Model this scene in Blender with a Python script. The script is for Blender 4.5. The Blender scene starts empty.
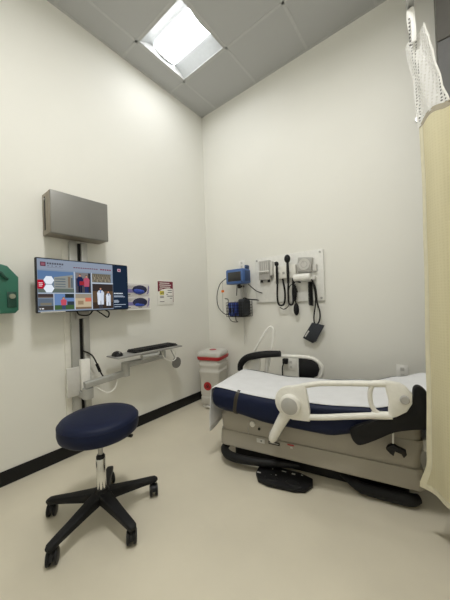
import bpy, bmesh, math, random
from mathutils import Vector, Matrix
random.seed(7)
scn = bpy.context.scene
COL = scn.collection
PI = math.pi

# ------------------------------------------------------------------ camera
CAM = Vector((2.3964, -2.6476, 1.2191)); H = 3.742
yaw, pitch, roll, FPX = -0.6719, 0.0109, -0.0356, 264.3672
_cy, _sy = math.cos(yaw), math.sin(yaw)
FW = Vector((_sy*math.cos(pitch), _cy*math.cos(pitch), math.sin(pitch)))
_r = Vector((_cy, -_sy, 0)); _u = _r.cross(FW)
RT = math.cos(roll)*_r + math.sin(roll)*_u
UP = -math.sin(roll)*_r + math.cos(roll)*_u
cd = bpy.data.cameras.new('camera'); cam = bpy.data.objects.new('camera', cd); COL.objects.link(cam)
cd.sensor_fit = 'HORIZONTAL'; cd.sensor_width = 36; cd.lens = FPX*36/450; cd.clip_start = 0.02
m = Matrix((RT, UP, -FW)).transposed().to_4x4(); m.translation = CAM
cam.matrix_world = m; scn.camera = cam

# ------------------------------------------------------------------ materials
def s2l(c):
    return tuple((v/12.92 if v <= .04045 else ((v+.055)/1.055)**2.4) for v in c)
def rgb(r, g, b): return s2l((r/255, g/255, b/255))
MATS = {}
def mat(name, col, rough=.5, metal=0, noise=.04, nscale=30, bump=0, bscale=200, spec=.5, trans=0):
    if name in MATS: return MATS[name]
    M = bpy.data.materials.new(name); M.use_nodes = True
    nt = M.node_tree; b = nt.nodes['Principled BSDF']
    b.inputs['Roughness'].default_value = rough; b.inputs['Metallic'].default_value = metal
    b.inputs['Specular IOR Level'].default_value = spec
    tc = nt.nodes.new('ShaderNodeTexCoord')
    nz = nt.nodes.new('ShaderNodeTexNoise'); nz.inputs['Scale'].default_value = nscale; nz.inputs['Detail'].default_value = 4
    nt.links.new(tc.outputs['Object'], nz.inputs['Vector'])
    cr = nt.nodes.new('ShaderNodeValToRGB')
    cr.color_ramp.elements[0].position = .3; cr.color_ramp.elements[1].position = .7
    cr.color_ramp.elements[0].color = tuple(max(0, c*(1-noise)) for c in col)+(1,)
    cr.color_ramp.elements[1].color = tuple(min(1, c*(1+noise)) for c in col)+(1,)
    nt.links.new(nz.outputs['Fac'], cr.inputs['Fac']); nt.links.new(cr.outputs['Color'], b.inputs['Base Color'])
    if trans: b.inputs['Transmission Weight'].default_value = trans
    if bump:
        n2 = nt.nodes.new('ShaderNodeTexNoise'); n2.inputs['Scale'].default_value = bscale
        nt.links.new(tc.outputs['Object'], n2.inputs['Vector'])
        bp = nt.nodes.new('ShaderNodeBump'); bp.inputs['Strength'].default_value = bump; bp.inputs['Distance'].default_value = .002
        nt.links.new(n2.outputs['Fac'], bp.inputs['Height']); nt.links.new(bp.outputs['Normal'], b.inputs['Normal'])
    MATS[name] = M; return M
def emat(name, col, strength=1.0):
    if name in MATS: return MATS[name]
    M = bpy.data.materials.new(name); M.use_nodes = True
    nt = M.node_tree; nt.nodes.clear()
    e = nt.nodes.new('ShaderNodeEmission'); o = nt.nodes.new('ShaderNodeOutputMaterial')
    e.inputs['Color'].default_value = tuple(col)+(1,); e.inputs['Strength'].default_value = strength
    nt.links.new(e.outputs[0], o.inputs[0]); MATS[name] = M; return M

WALL = mat('wall_paint', (.80, .792, .738), .6, 0, .012, 1.5, .15, 350)
FLOOR = mat('vinyl_floor', (.67, .62, .50), .36, 0, .05, 2.2, .05, 60, .4)
CEIL = mat('ceiling_tile', (.47, .475, .475), .9, 0, .03, 260, .4, 300, .1)
GRID = mat('ceiling_grid_white', (.50, .505, .50), .6)
RUBBER = mat('black_rubber', (.010, .010, .010), .5, spec=.25)
ALU = mat('brushed_aluminium', (.44, .44, .42), .42, .3, .05, 8)
SILVER = mat('silver_grey_paint', (.43, .43, .41), .33, .3)
CABG = mat('cabinet_grey', (.235, .232, .218), .42, .4, .03, 4)
CABD = mat('cabinet_side_taupe', (.30, .265, .215), .5, .2)
BLACK = mat('black_plastic', (.010, .010, .011), .45, spec=.3)
BLKSOFT = mat('black_vinyl', (.009, .009, .010), .55, 0, .1, 60, .1, 300, .25)
WHITE = mat('white_plastic', (.84, .83, .79), .4)
CREAM = mat('cream_plastic', (.78, .765, .71), .38)
GREYP = mat('grey_plastic', (.42, .41, .39), .5)
LGREY = mat('light_grey_plastic', (.60, .59, .56), .45)
NAVY = mat('navy_vinyl', (.006, .0105, .036), .5, 0, .08, 40, .1, 250, .2)
PAPER = mat('exam_paper', (.74, .745, .76), .75, 0, .03, 12, .25, 40)
SHELL = mat('table_shell_beige', (.36, .332, .28), .42, 0, .02, 5)
CHROME = mat('chrome', (.75, .75, .74), .12, 1, .02, 5)
STEEL = mat('steel', (.42, .42, .41), .3, .9)
GREEN = mat('green_plastic', (.028, .145, .098), .42, 0, .08, 9)
GREEND = mat('dark_green_plastic', (.008, .055, .038), .5)
BLUEM = mat('blue_plastic', (.055, .125, .33), .4)
BLUED = mat('dark_blue_plastic', (.03, .06, .15), .45)
SCREEND = mat('dark_glass', (.035, .035, .035), .15, 0, .02, 5, 0, 1, .6)
RED = mat('red_plastic', (.42, .02, .025), .45)
BINW = mat('bin_grey_white', (.60, .585, .545), .45, 0, .03, 8)
GLOVEB = mat('blue_nitrile', (.03, .07, .42), .45, 0, .25, 40)
PURPLE = mat('purple_print', (.22, .19, .42), .5)
BOXW = mat('glove_carton', (.64, .62, .62), .6)
MAROON = mat('maroon_print', (.17, .012, .03), .5)
YELLOW = mat('yellow_print', (.60, .52, .02), .5)
INK = mat('grey_ink', (.12, .12, .12), .6)
ORANGE = mat('orange_plastic', (.85, .20, .01), .5)
GREYCUFF = mat('dark_grey_fabric', (.028, .032, .040), .75, 0, .15, 80, .2, 300)
TAUPE = mat('taupe_steel', (.10, .095, .085), .5)
DGREY = mat('grey_steel', (.135, .135, .135), .5)
OLIVE = mat('olive_strap', (.035, .028, .017), .45)
CYANR = mat('reflector_grey', (.45, .47, .48), .5)

def fabric_mat():
    M = bpy.data.materials.new('curtain_fabric'); M.use_nodes = True; nt = M.node_tree
    b = nt.nodes['Principled BSDF']; out = nt.nodes['Material Output']
    b.inputs['Roughness'].default_value = .8
    tc = nt.nodes.new('ShaderNodeTexCoord')
    vo = nt.nodes.new('ShaderNodeTexVoronoi'); vo.inputs['Scale'].default_value = 75; vo.inputs['Randomness'].default_value = .15
    nt.links.new(tc.outputs['UV'], vo.inputs['Vector'])
    cr = nt.nodes.new('ShaderNodeValToRGB')
    cr.color_ramp.elements[0].position = .15; cr.color_ramp.elements[1].position = .45
    cr.color_ramp.elements[0].color = (.78, .72, .49, 1); cr.color_ramp.elements[1].color = (.86, .80, .57, 1)
    nt.links.new(vo.outputs['Distance'], cr.inputs['Fac']); nt.links.new(cr.outputs['Color'], b.inputs['Base Color'])
    tr = nt.nodes.new('ShaderNodeBsdfTranslucent'); tr.inputs['Color'].default_value = (.80, .74, .50, 1)
    mx = nt.nodes.new('ShaderNodeMixShader'); mx.inputs[0].default_value = .42
    nt.links.new(b.outputs[0], mx.inputs[1]); nt.links.new(tr.outputs[0], mx.inputs[2]); nt.links.new(mx.outputs[0], out.inputs[0])
    return M
def net_mat():
    M = bpy.data.materials.new('curtain_net'); M.use_nodes = True; nt = M.node_tree
    b = nt.nodes['Principled BSDF']; out = nt.nodes['Material Output']
    b.inputs['Roughness'].default_value = .7; b.inputs['Base Color'].default_value = (.86, .855, .84, 1)
    tc = nt.nodes.new('ShaderNodeTexCoord')
    vo = nt.nodes.new('ShaderNodeTexVoronoi'); vo.inputs['Scale'].default_value = 46; vo.inputs['Randomness'].default_value = .2
    nt.links.new(tc.outputs['UV'], vo.inputs['Vector'])
    lt = nt.nodes.new('ShaderNodeMath'); lt.operation = 'LESS_THAN'; lt.inputs[1].default_value = .27
    nt.links.new(vo.outputs['Distance'], lt.inputs[0])
    tp = nt.nodes.new('ShaderNodeBsdfTransparent')
    tr = nt.nodes.new('ShaderNodeBsdfTranslucent'); tr.inputs['Color'].default_value = (.8, .79, .76, 1)
    m0 = nt.nodes.new('ShaderNodeMixShader'); m0.inputs[0].default_value = .4
    nt.links.new(b.outputs[0], m0.inputs[1]); nt.links.new(tr.outputs[0], m0.inputs[2])
    mx = nt.nodes.new('ShaderNodeMixShader')
    nt.links.new(lt.outputs[0], mx.inputs[0]); nt.links.new(m0.outputs[0], mx.inputs[1]); nt.links.new(tp.outputs[0], mx.inputs[2])
    nt.links.new(mx.outputs[0], out.inputs[0]); return M

# ------------------------------------------------------------------ mesh builder
def catmull(P, n=8, closed=False):
    P = [Vector(p) for p in P]
    if len(P) < 3: return P
    out = []; L = len(P)
    rng = range(L if closed else L-1)
    for i in rng:
        p0 = P[(i-1) % L] if (closed or i > 0) else P[0]*2-P[1]
        p1 = P[i]; p2 = P[(i+1) % L]
        p3 = P[(i+2) % L] if (closed or i+2 < L) else P[-1]*2-P[-2]
        for k in range(n):
            t = k/n
            out.append(.5*((2*p1)+(p2-p0)*t+(2*p0-5*p1+4*p2-p3)*t*t+(3*p1-p0-3*p2+p3)*t**3))
    if not closed: out.append(P[-1])
    return out
def rrect(hx, hy, r, n=5):
    pts = []
    r = min(r, hx*.999, hy*.999)
    for cx, cy, a0 in ((hx-r, hy-r, 0), (-hx+r, hy-r, PI/2), (-hx+r, -hy+r, PI), (hx-r, -hy+r, 1.5*PI)):
        for k in range(n+1):
            a = a0+k/n*PI/2; pts.append((cx+r*math.cos(a), cy+r*math.sin(a)))
    return pts
class MB:
    def __init__(self): self.bm = bmesh.new(); self.mi = 0
    def _mark(self, fs):
        for f in fs: f.material_index = self.mi
    def box(self, lo, hi, bev=0, seg=2, M=None):
        lo = Vector(lo); hi = Vector(hi)
        r = bmesh.ops.create_cube(self.bm, size=1); vs = r['verts']
        c = (lo+hi)/2; d = hi-lo
        for v in vs: v.co = Vector((v.co.x*d.x+c.x, v.co.y*d.y+c.y, v.co.z*d.z+c.z))
        es = list({e for v in vs for e in v.link_edges}); fs0 = {f for v in vs for f in v.link_faces}
        if bev:
            rb = bmesh.ops.bevel(self.bm, geom=es, offset=bev, segments=seg, profile=.5, affect='EDGES')
            allv = set(rb['verts'])
            fs0 = {f for v in allv for f in v.link_faces}; vs = list(allv)
        self._mark([f for f in fs0 if f.is_valid])
        if M is not None: bmesh.ops.transform(self.bm, matrix=M, verts=vs)
        return self
    def rings(self, rings, cap0=True, cap1=True, closed=True):
        V = [[self.bm.verts.new(p) for p in r] for r in rings]; fs = []
        n = len(V[0])
        for a, b in zip(V[:-1], V[1:]):
            for k in range(n if closed else n-1):
                j = (k+1) % n
                fs.append(self.bm.faces.new((a[k], a[j], b[j], b[k])))
        if cap0: fs.append(self.bm.faces.new(V[0][::-1]))
        if cap1: fs.append(self.bm.faces.new(V[-1]))
        self._mark(fs); return self
    def tube(self, P, r, seg=8, smooth=0, closed=False, flat=None):
        if smooth: 
            rr = r
            P2 = catmull(P, smooth, closed)
            if isinstance(r, (list, tuple)):
                r = [rr[min(int(i/smooth), len(rr)-1)]*(1-(i % smooth)/smooth)+rr[min(int(i/smooth)+1, len(rr)-1)]*((i % smooth)/smooth) for i in range(len(P2))]
            P = P2
        P = [Vector(p) for p in P]; N = len(P)
        if not isinstance(r, (list, tuple)): r = [r]*N
        t0 = (P[1]-P[0]).normalized()
        up = Vector((0, 0, 1)) if abs(t0.z) < .9 else Vector((0, 1, 0))
        nrm = (up-t0*up.dot(t0)).normalized(); R = []
        for i in range(N):
            if closed: t = P[(i+1) % N]-P[i-1]
            else: t = P[min(i+1, N-1)]-P[max(i-1, 0)]
            if t.length < 1e-9: t = t0
            t = t.normalized(); nrm = (nrm-t*nrm.dot(t)).normalized(); b = t.cross(nrm)
            f = flat or 1
            R.append([P[i]+r[i]*(math.cos(2*PI*k/seg)*nrm*f+math.sin(2*PI*k/seg)*b) for k in range(seg)])
        if closed: R.append(R[0]); self.rings(R, False, False); bmesh.ops.remove_doubles(self.bm, verts=self.bm.verts, dist=1e-6)
        else: self.rings(R)
        return self
    def cyl(self, a, b, r0, r1=None, seg=20):
        return self.tube([a, b], [r0, r1 if r1 is not None else r0], seg)
    def lathe(self, prof, c=(0, 0, 0), axis='Z', seg=32):
        c = Vector(c); R = []
        for rad, h in prof:
            ring = []
            for k in range(seg):
                a = 2*PI*k/seg; x, y = max(rad, 1e-4)*math.cos(a), max(rad, 1e-4)*math.sin(a)
                ring.append(c+(Vector((x, y, h)) if axis == 'Z' else Vector((h, x, y)) if axis == 'X' else Vector((y, h, x))))
            R.append(ring)
        return self.rings(R)
    def sphere(self, c, r, sc=(1, 1, 1), seg=16):
        rg = []; c = Vector(c); n = 10
        for i in range(n+1):
            a = -PI/2+PI*i/n; rr = max(math.cos(a), 1e-3)*r
            rg.append([c+Vector((rr*math.cos(2*PI*k/seg)*sc[0], rr*math.sin(2*PI*k/seg)*sc[1], r*math.sin(a)*sc[2])) for k in range(seg)])
        return self.rings(rg)
    def prism(self, poly, off, bev=0, holes=None):
        """poly: 3-D outline; off: extrusion vector; bev rounds both rims."""
        P = [Vector(p) for p in poly]; off = Vector(off)
        if not bev:
            return self.rings([P, [p+off for p in P]])
        c = sum(P, Vector())/len(P); n = off.normalized()
        def inset(d):
            out = []; L = len(P)
            for i in range(L):
                e1 = (P[i]-P[i-1]).normalized(); e2 = (P[(i+1) % L]-P[i]).normalized()
                t = (e1+e2)
                t = t.normalized() if t.length > 1e-6 else e1
                q = n.cross(t)
                if not hasattr(self, '_s') or self._s is None: self._s = None
                out.append((P[i], q))
            s = 1 if sum((c-p).dot(q) for p, q in out) > 0 else -1
            return [p+q*d*s for p, q in out]
        k = .3
        return self.rings([inset(bev), [p+n*bev*k for p in inset(bev*k)], [p+n*bev for p in P], [p+off-n*bev for p in P], [p+off-n*bev*k for p in inset(bev*k)], [p+off for p in inset(bev)]])
    def poly(self, P):
        f = self.bm.faces.new([self.bm.verts.new(p) for p in P]); self._mark([f]); return self
    def grid(self, G, uvs=None):
        V = [[self.bm.verts.new(p) for p in row] for row in G]; fs = []
        for i in range(len(V)-1):
            for j in range(len(V[0])-1):
                f = self.bm.faces.new((V[i][j], V[i][j+1], V[i+1][j+1], V[i+1][j])); fs.append(f)
                if uvs:
                    uv = self.bm.loops.layers.uv.verify()
                    for l, (a, b) in zip(f.loops, ((i, j), (i, j+1), (i+1, j+1), (i+1, j))): l[uv].uv = uvs[a][b]
        self._mark(fs); return self

ROOT = {}
def tag(o, label=None, cat=None, group=None, kind=None):
    if label: o['label'] = label
    if cat: o['category'] = cat
    if group: o['group'] = group
    if kind: o['kind'] = kind
    return o
def thing(name, loc, label, cat, group=None, rz=0):
    o = bpy.data.objects.new(name, None); COL.objects.link(o)
    o.empty_display_size = .05
    o.location = loc; o.rotation_euler = (0, 0, rz)
    ROOT[o.name] = Matrix.Translation(loc) @ Matrix.Rotation(rz, 4, 'Z')
    return tag(o, label, cat, group)
def obj(name, mb, mats, parent=None, local=False, label=None, smooth=True, angle=40):
    me = bpy.data.meshes.new(name); bm = mb.bm
    bmesh.ops.recalc_face_normals(bm, faces=bm.faces) if not getattr(mb, 'open', False) else None
    bm.to_mesh(me); bm.free()
    for x in (mats if isinstance(mats, (list, tuple)) else [mats]): me.materials.append(x)
    o = bpy.data.objects.new(name, me); COL.objects.link(o)
    if smooth:
        me.shade_smooth(); me.set_sharp_from_angle(angle=math.radians(angle))
    if parent is None:
        co = [v.co for v in me.vertices]
        c = Vector(((min(v.x for v in co)+max(v.x for v in co))/2, (min(v.y for v in co)+max(v.y for v in co))/2, min(v.z for v in co)))
        me.transform(Matrix.Translation(-c)); o.location = c
        ROOT[o.name] = Matrix.Translation(c)
    else:
        o.parent = parent; ROOT[o.name] = ROOT[parent.name]
        if not local: me.transform(ROOT[parent.name].inverted())
    if label: o['label'] = label
    return o
def struct(name, mb, mats, **k):
    o = obj(name, mb, mats, **k); o['kind'] = 'structure'; return o

# ------------------------------------------------------------------ room
RX, FY = 2.60, -3.35
struct('floor', MB().box((-.12, FY-.12, -.1), (RX+.12, .12, 0)), FLOOR, smooth=False)
struct('wall_left', MB().box((-.12, FY-.12, 0), (0, .12, H+.25)), WALL, smooth=False)
struct('wall_back', MB().box((0, 0, 0), (RX+.12, .12, H+.25)), WALL, smooth=False)
struct('wall_right', MB().box((RX, FY-.12, 0), (RX+.12, 0, H+.25)), WALL, smooth=False)
struct('wall_front', MB().box((0, FY-.12, 0), (RX, FY, H+.25)), WALL, smooth=False)
def cove(path_lo, path_hi):
    return MB().box(path_lo, path_hi, .004, 2)
struct('baseboard_left', cove((0, FY, 0), (.010, -.0, .102)), RUBBER)
struct('baseboard_back', cove((.010, -.010, 0), (RX, 0, .102)), RUBBER)
# ceiling: tiles in a T-bar grid, with openings for the visible lamp and the added one
GX, GY, T = .252, -.558, .61
xs = [0, GX]+[GX+T*i for i in range(1, 4)]+[RX]
ys = [0, GY]+[GY-T*i for i in range(1, 5)]+[FY]
LIGHTS = [(1, 1), (3, 3)]
cb = MB()
for i in range(len(xs)-1):
    for j in range(len(ys)-1):
        if (i, j) in LIGHTS or ys[j] <= FY: continue
        a, b = xs[i], xs[i+1]; c, d = max(ys[j+1], FY), ys[j]
        if d-c < .01: continue
        cb.box((a+.004, c+.004, H), (b-.004, d-.004, H+.016), .003, 1)
struct('ceiling', cb, CEIL, smooth=False)
gb = MB()
for x in xs[1:-1]: gb.box((x-.012, FY, H-.002), (x+.012, 0, H+.001))
for y in ys[1:-1]:
    if y > FY: gb.box((0, y-.012, H-.002), (RX, y+.012, H+.001))
gb.box((0, FY, H-.003), (.022, 0, H+.001)); gb.box((0, -.022, H-.003), (RX, 0, H+.001))
struct('trim_1', gb, GRID, smooth=False)
# grey steel frame at the right end of the back wall
d1 = struct('door_1', MB().box((2.468, -.30, 0), (2.60, -.20, 2.95), .003, 1), DGREY)
obj('door_header', MB().box((2.466, -.31, 2.95), (2.60, 0, H-.004), .003, 1), TAUPE, d1)
obj('door_panel', MB().box((2.470, -.20, 0), (2.60, 0, 2.95)), DGREY, d1)

# ------------------------------------------------------------------ ceiling lights
LAMP = emat('lamp_lens', (.98, .99, 1), 14.0)
def troffer(i, j, label, lamp):
    x0, x1 = xs[i]+.012, xs[i+1]-.012; y1, y0 = ys[j]-.012, ys[j+1]+.012; yc = (y0+y1)/2; xc = (x0+x1)/2
    t = thing('ceiling_light', (xc, yc, H), label, 'ceiling light', 'recessed ceiling lights')
    b = MB()
    for lo, hi in (((x0, y0, H-.004), (x1, y0+.012, H+.10)), ((x0, y1-.012, H-.004), (x1, y1, H+.10)), ((x0, y0+.012, H-.004), (x0+.012, y1-.012, H+.10)), ((x1-.012, y0+.012, H-.004), (x1, y1-.012, H+.10))): b.box(lo, hi)
    b.box((x0, y0, H+.10), (x1, y1, H+.11))
    obj('housing', b, GRID, t, smooth=False)
    w = .135; e = .028
    for s in (-1, 1):
        r = MB(); ye = y1-.012 if s > 0 else y0+.012; yi = yc+s*w
        prof = [(ye+(yi-ye)*k/6, H+.002+.062*math.sin(PI/2*k/6)) for k in range(7)]
        r.rings([[(x0+.012, y, z) for y, z in prof], [(x1-.012, y, z) for y, z in prof]], False, False, False)
        r.open = True; obj('reflector', r, CYANR, t)
    for s in (-1, 1):
        r = MB(); xa = x0+.012 if s < 0 else x1-.012; xb = xa-s*e
        r.poly([(xa, yc-w, H+.002), (xa, yc+w, H+.002), (xb, yc+w, H+.058), (xb, yc-w, H+.058)]); r.open = True
        obj('end_plate', r, CYANR, t)
    l = MB(); prof = [(yc+w*math.cos(PI*k/14), H+.058-.036*math.sin(PI*k/14)) for k in range(15)]
    l.rings([[(x, y, z) for y, z in prof] for x in (x0+.012+e, x1-.012-e)], False, False, False); l.open = True
    obj('lens', l, lamp, t, label='glowing white curved lens')
    for s in (-1, 1):
        r = MB(); xe = xc+s*((x1-x0)/2-.012-e-.001); r.rings([[(xe, y, z) for y, z in prof], [(xe+s*.002, y, z) for y, z in prof]]); obj('lens_cap', r, WHITE, t)
troffer(1, 1, 'square recessed light glowing in the ceiling above the wall cabinet', LAMP)
LAMP_ADDED = emat('lamp_lens_added', (1, .99, .965), 88.0)  # second light out of view, added to brighten the lower room
troffer(3, 3, 'added out-of-view square recessed light in the ceiling in front of the examination table, nearest the curtain track', LAMP_ADDED)

# ------------------------------------------------------------------ left wall: channel, cabinet, screen
t = thing('wall_channel', (0, -1.655, .30), 'vertical silver wall channel with a black slot, below the grey cabinet', 'wall channel')
obj('back_plate', MB().box((.0005, -1.775, .22), (.014, -1.575, 1.78), .003), CREAM, t)
for ya, yb in ((-1.735, -1.672), (-1.640, -1.588)):
    obj('rail', MB().box((.0145, ya, .24), (.05, yb, 1.775), .006), ALU, t)
obj('slot', MB().box((.0145, -1.671, .245), (.026, -1.641, 1.77)), RUBBER, t, label='black slot between the rails')

t = thing('wall_cabinet', (.085, -1.683, 1.79), 'flat grey metal cabinet on the wall above the television', 'cabinet')
obj('body', MB().box((.0005, -1.905, 1.795), (.135, -1.46, 2.118), .004), CABD, t)
obj('door', MB().box((.136, -1.905, 1.792), (.168, -1.458, 2.122), .008, 3), CABG, t)
obj('edge_trim', MB().box((.1365, -1.9085, 1.80), (.1665, -1.9055, 2.114), .001), CABD, t)
v = MB()
v.box((.045, -1.907, 1.83), (.068, -1.9052, 2.09))
obj('vent', v, RUBBER, t); obj('latch', MB().cyl((.06, -1.906, 2.07), (.06, -1.913, 2.07), .009), STEEL, t)

SY0, SY1, SZ0, SZ1 = -2.0, -1.29, 1.20, 1.59
t = thing('television', (.1, -1.645, 1.20), 'flat screen showing photos and a navy side panel, under the grey cabinet', 'television')
obj('casing', MB().box((.128, -2.006, 1.192), (.168, -1.288, 1.598), .006), BLACK, t)
obj('mount', MB().box((.0505, -1.74, 1.30), (.128, -1.57, 1.50), .005).box((.0505, -1.70, 1.13), (.075, -1.60, 1.31), .004), GREYP, t, label='grey bracket behind the screen')
sb = MB(); cols = []; layer = [0]
def sp(pts, col, bright=1.0):
    key = tuple(col)
    if key not in cols: cols.append(key)
    sb.mi = cols.index(key); layer[0] += 1
    x = .1683+.00003*layer[0]
    sb.poly([(x, SY0+s*(SY1-SY0), SZ0+q*(SZ1-SZ0)) for s, q in pts])
def sr(a, b, c, d, col): sp([(a, b), (c, b), (c, d), (a, d)], col)
def person(cx, base, h, top, legs, skin=(190, 140, 115), hair=(45, 30, 25), w=.034):
    k = .55  # aspect
    sr(cx-w*.55, base, cx-.002, base+h*.42, legs); sr(cx+.002, base, cx+w*.55, base+h*.42, legs)
    sp([(cx-w*.8, base+h*.34), (cx+w*.8, base+h*.34), (cx+w, base+h*.72), (cx+w*.55, base+h*.82), (cx-w*.55, base+h*.82), (cx-w, base+h*.72)], top)
    sp([(cx+.013*math.cos(a*PI/6), base+h*.905+.026*math.sin(a*PI/6)) for a in range(12)], hair)
    sp([(cx+.011*math.cos(a*PI/6), base+h*.89+.022*math.sin(a*PI/6)) for a in range(12)], skin)
sr(0, 0, 1, 1, (128, 142, 160))
sr(.0, .80, .80, .985, (140, 150, 166))
sr(.028, .86, .077, .94, (95, 48, 62)); sr(.036, .875, .069, .925, (140, 90, 104))
for k in range(7): sr(.088+.023*k, .90, .088+.023*k+.017, .935, (82, 84, 94))
for k in range(4): sr(.092+.037*k, .865, .092+.037*k+.015, .878, (90, 92, 102))
sr(.087, .842, .24, .848, (110, 112, 122))
for k in range(11): sr(.345+.025*k, .864, .345+.025*k+.019, .884, (112, 70, 84))
for k in range(5): sr(.645+.028*k, .860, .645+.028*k+.02, .888, (128, 40, 62))
# building photo
sr(.004, .365, .345, .775, (112, 128, 144)); sr(.004, .62, .345, .775, (92, 120, 158)); sr(.004, .365, .345, .44, (95, 105, 98))
sp([(.15, .44), (.335, .44), (.335, .72), (.15, .66)], (140, 143, 138))
for k in range(4): sp([(.16, .47+.05*k), (.26, .47+.05*k), (.26, .485+.052*k), (.16, .484+.05*k)], (84, 98, 106))
sr(.285, .46, .31, .68, (125, 110, 95)); sr(.315, .46, .333, .66, (90, 98, 104))
hexa = lambda cx, cy, r: [(cx+r*math.cos(PI/3*k), cy+r*1.75*math.sin(PI/3*k)) for k in range(6)]
sp(hexa(.102, .60, .049), (226, 234, 244)); sp(hexa(.102, .44, .049), (226, 234, 244))
sp([(0, .435), (.05, .435), (.068, .51), (.05, .60), (0, .60)], (176, 26, 48))
sr(.01, .535, .045, .550, (225, 200, 205)); sr(.012, .505, .047, .520, (225, 200, 205)); sr(.012, .475, .04, .490, (225, 200, 205))
# two people in scrubs
sr(.365, .362, .528, .776, (74, 70, 78)); sr(.365, .66, .528, .776, (122, 116, 116)); sr(.50, .362, .528, .776, (52, 48, 52))
person(.41, .362, .40, (32, 38, 74), (20, 24, 44)); person(.482, .362, .38, (178, 84, 104), (34, 48, 92))
sr(.405, .52, .455, .60, (150, 44, 54))
# crowd photo
sr(.545, .59, .772, .776, (112, 106, 92))
for k in range(26):
    a = .553+.0083*k; h = .62+.02*(k % 3)
    sr(a, h-.02, a+.006, h+.045, [(150, 140, 120), (90, 84, 74), (170, 160, 140), (70, 68, 64)][k % 4])
    sr(a+.001, h+.05, a+.006, h+.10, [(90, 84, 74), (150, 140, 120), (66, 64, 60)][k % 3])
# doctors
sr(.545, .02, .795, .555, (92, 74, 56)); sr(.545, .40, .795, .555, (56, 48, 46)); sr(.545, .02, .795, .16, (62, 50, 42))
person(.64, .03, .47, (196, 204, 218), (60, 62, 74), w=.042); person(.735, .03, .39, (196, 204, 218), (40, 42, 50), w=.030)
sp([(.604, .11), (.636, .11), (.640, .36), (.598, .36)], (214, 221, 233)); sp([(.643, .11), (.676, .11), (.682, .36), (.640, .36)], (204, 212, 226)); sp([(.708, .08), (.732, .08), (.735, .31), (.704, .31)], (212, 219, 231)); sp([(.738, .08), (.763, .08), (.766, .31), (.735, .31)], (202, 210, 224))
for a, b_ in ((.604, .30), (.672, .30), (.709, .26), (.757, .26)): sr(a, b_-.10, a+.003, b_+.02, (150, 158, 174))
sr(.634, .36, .645, .43, (80, 110, 170)); sr(.735, .30, .744, .36, (60, 70, 110))
# navy panel
sr(.797, 0, 1, 1, (29, 42, 60))
sr(.862, .855, .905, .92, (196, 170, 182)); sr(.872, .87, .895, .905, (150, 50, 76))
for k in range(6): sr(.808+.02*k, .34, .808+.02*k+.016, .365, (215, 224, 234))
for a, b, z in ((.806, .93, .292), (.806, .955, .27), (.806, .86, .19), (.806, .875, .168), (.806, .868, .146), (.806, .965, .092), (.806, .90, .045)): sr(a, z, b, z+.011, (186, 198, 214))
# lower row
sr(0, .262, .137, .335, (70, 58, 56)); sr(0, .262, .137, .28, (110, 100, 90))
sr(0, .03, .137, .25, (96, 108, 122)); sr(0, .03, .137, .11, (70, 66, 62)); sr(.02, .12, .12, .17, (120, 116, 104)); sr(.012, .05, .022, .07, (230, 230, 230)); sr(.03, .05, .05, .07, (230, 230, 230))
sr(.148, .03, .34, .338, (104, 132, 176)); sr(.148, .03, .34, .12, (66, 92, 58)); sr(.25, .26, .34, .338, (42, 50, 52)); sr(.27, .12, .34, .19, (50, 60, 70))
person(.235, .035, .24, (190, 80, 96), (60, 70, 110), w=.03)
sr(.354, .03, .528, .338, (188, 172, 144)); sr(.354, .25, .528, .338, (150, 140, 124)); sr(.46, .18, .528, .26, (196, 110, 90)); sr(.38, .12, .44, .20, (150, 130, 104)); sr(.354, .03, .528, .07, (122, 100, 78))
for s in (.349,): sr(s-.004, .02, s+.004, .79, (196, 204, 214))
sr(.534, .02, .541, .79, (196, 204, 214)); sr(0, .345, .54, .353, (196, 204, 214)); sr(.139, .02, .146, .345, (186, 194, 206)); sr(.541, .562, .797, .582, (188, 196, 206))
o = obj('screen', sb, [emat('screen_%d_%d_%d' % c, rgb(*c), .85) for c in cols], t, smooth=False, label='lit screen with photographs')
obj('label_strip', MB().box((.1684, -1.985, 1.1935), (.1692, -1.82, 1.2015)), LGREY, t)
obj('cable', MB().tube([(.11, -1.72, 1.21), (.12, -1.70, 1.165), (.13, -1.63, 1.16), (.12, -1.58, 1.20), (.13, -1.53, 1.17), (.13, -1.47, 1.13), (.13, -1.455, 1.17), (.12, -1.49, 1.20)], .006, 6, 8), RUBBER, t, label='black cable looping under the screen')

# ------------------------------------------------------------------ keyboard arm
t = thing('keyboard_mount', (.06, -1.66, .60), 'silver articulated wall arm holding a keyboard tray', 'arm')
obj('bracket', MB().box((.0505, -1.79, .50), (.075, -1.69, .735), .005), LGREY, t)
obj('cover', MB().box((.0505, -1.688, .535), (.10, -1.615, .79), .006), WHITE, t)
obj('pivot', MB().cyl((.13, -1.655, .475), (.13, -1.655, .56), .042, seg=24).box((.0505, -1.70, .48), (.13, -1.61, .532), .006), SILVER, t)
def bar(a, b, w, h):
    a = Vector(a); b = Vector(b); d = (b-a).normalized(); s = Vector((0, 0, 1)).cross(d).normalized(); up = d.cross(s)
    mb = MB(); mb.rings([[p+s*x+up*y for x, y in rrect(w/2, h/2, .008, 3)] for p in (a, b)]); return mb
obj('lower_arm', bar((.13, -1.68, .585), (.16, -1.315, .615), .055, .05), SILVER, t)
obj('joint', MB().cyl((.16, -1.33, .585), (.16, -1.33, .71), .036, seg=24), SILVER, t)
obj('upper_arm', bar((.16, -1.35, .685), (.19, -.92, .700), .05, .05), SILVER, t)
obj('riser', MB().cyl((.19, -.93, .68), (.19, -.93, .765), .03, seg=20).cyl((.255, -1.22, .744), (.255, -1.04, .742), .024, seg=16), SILVER, t)
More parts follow.
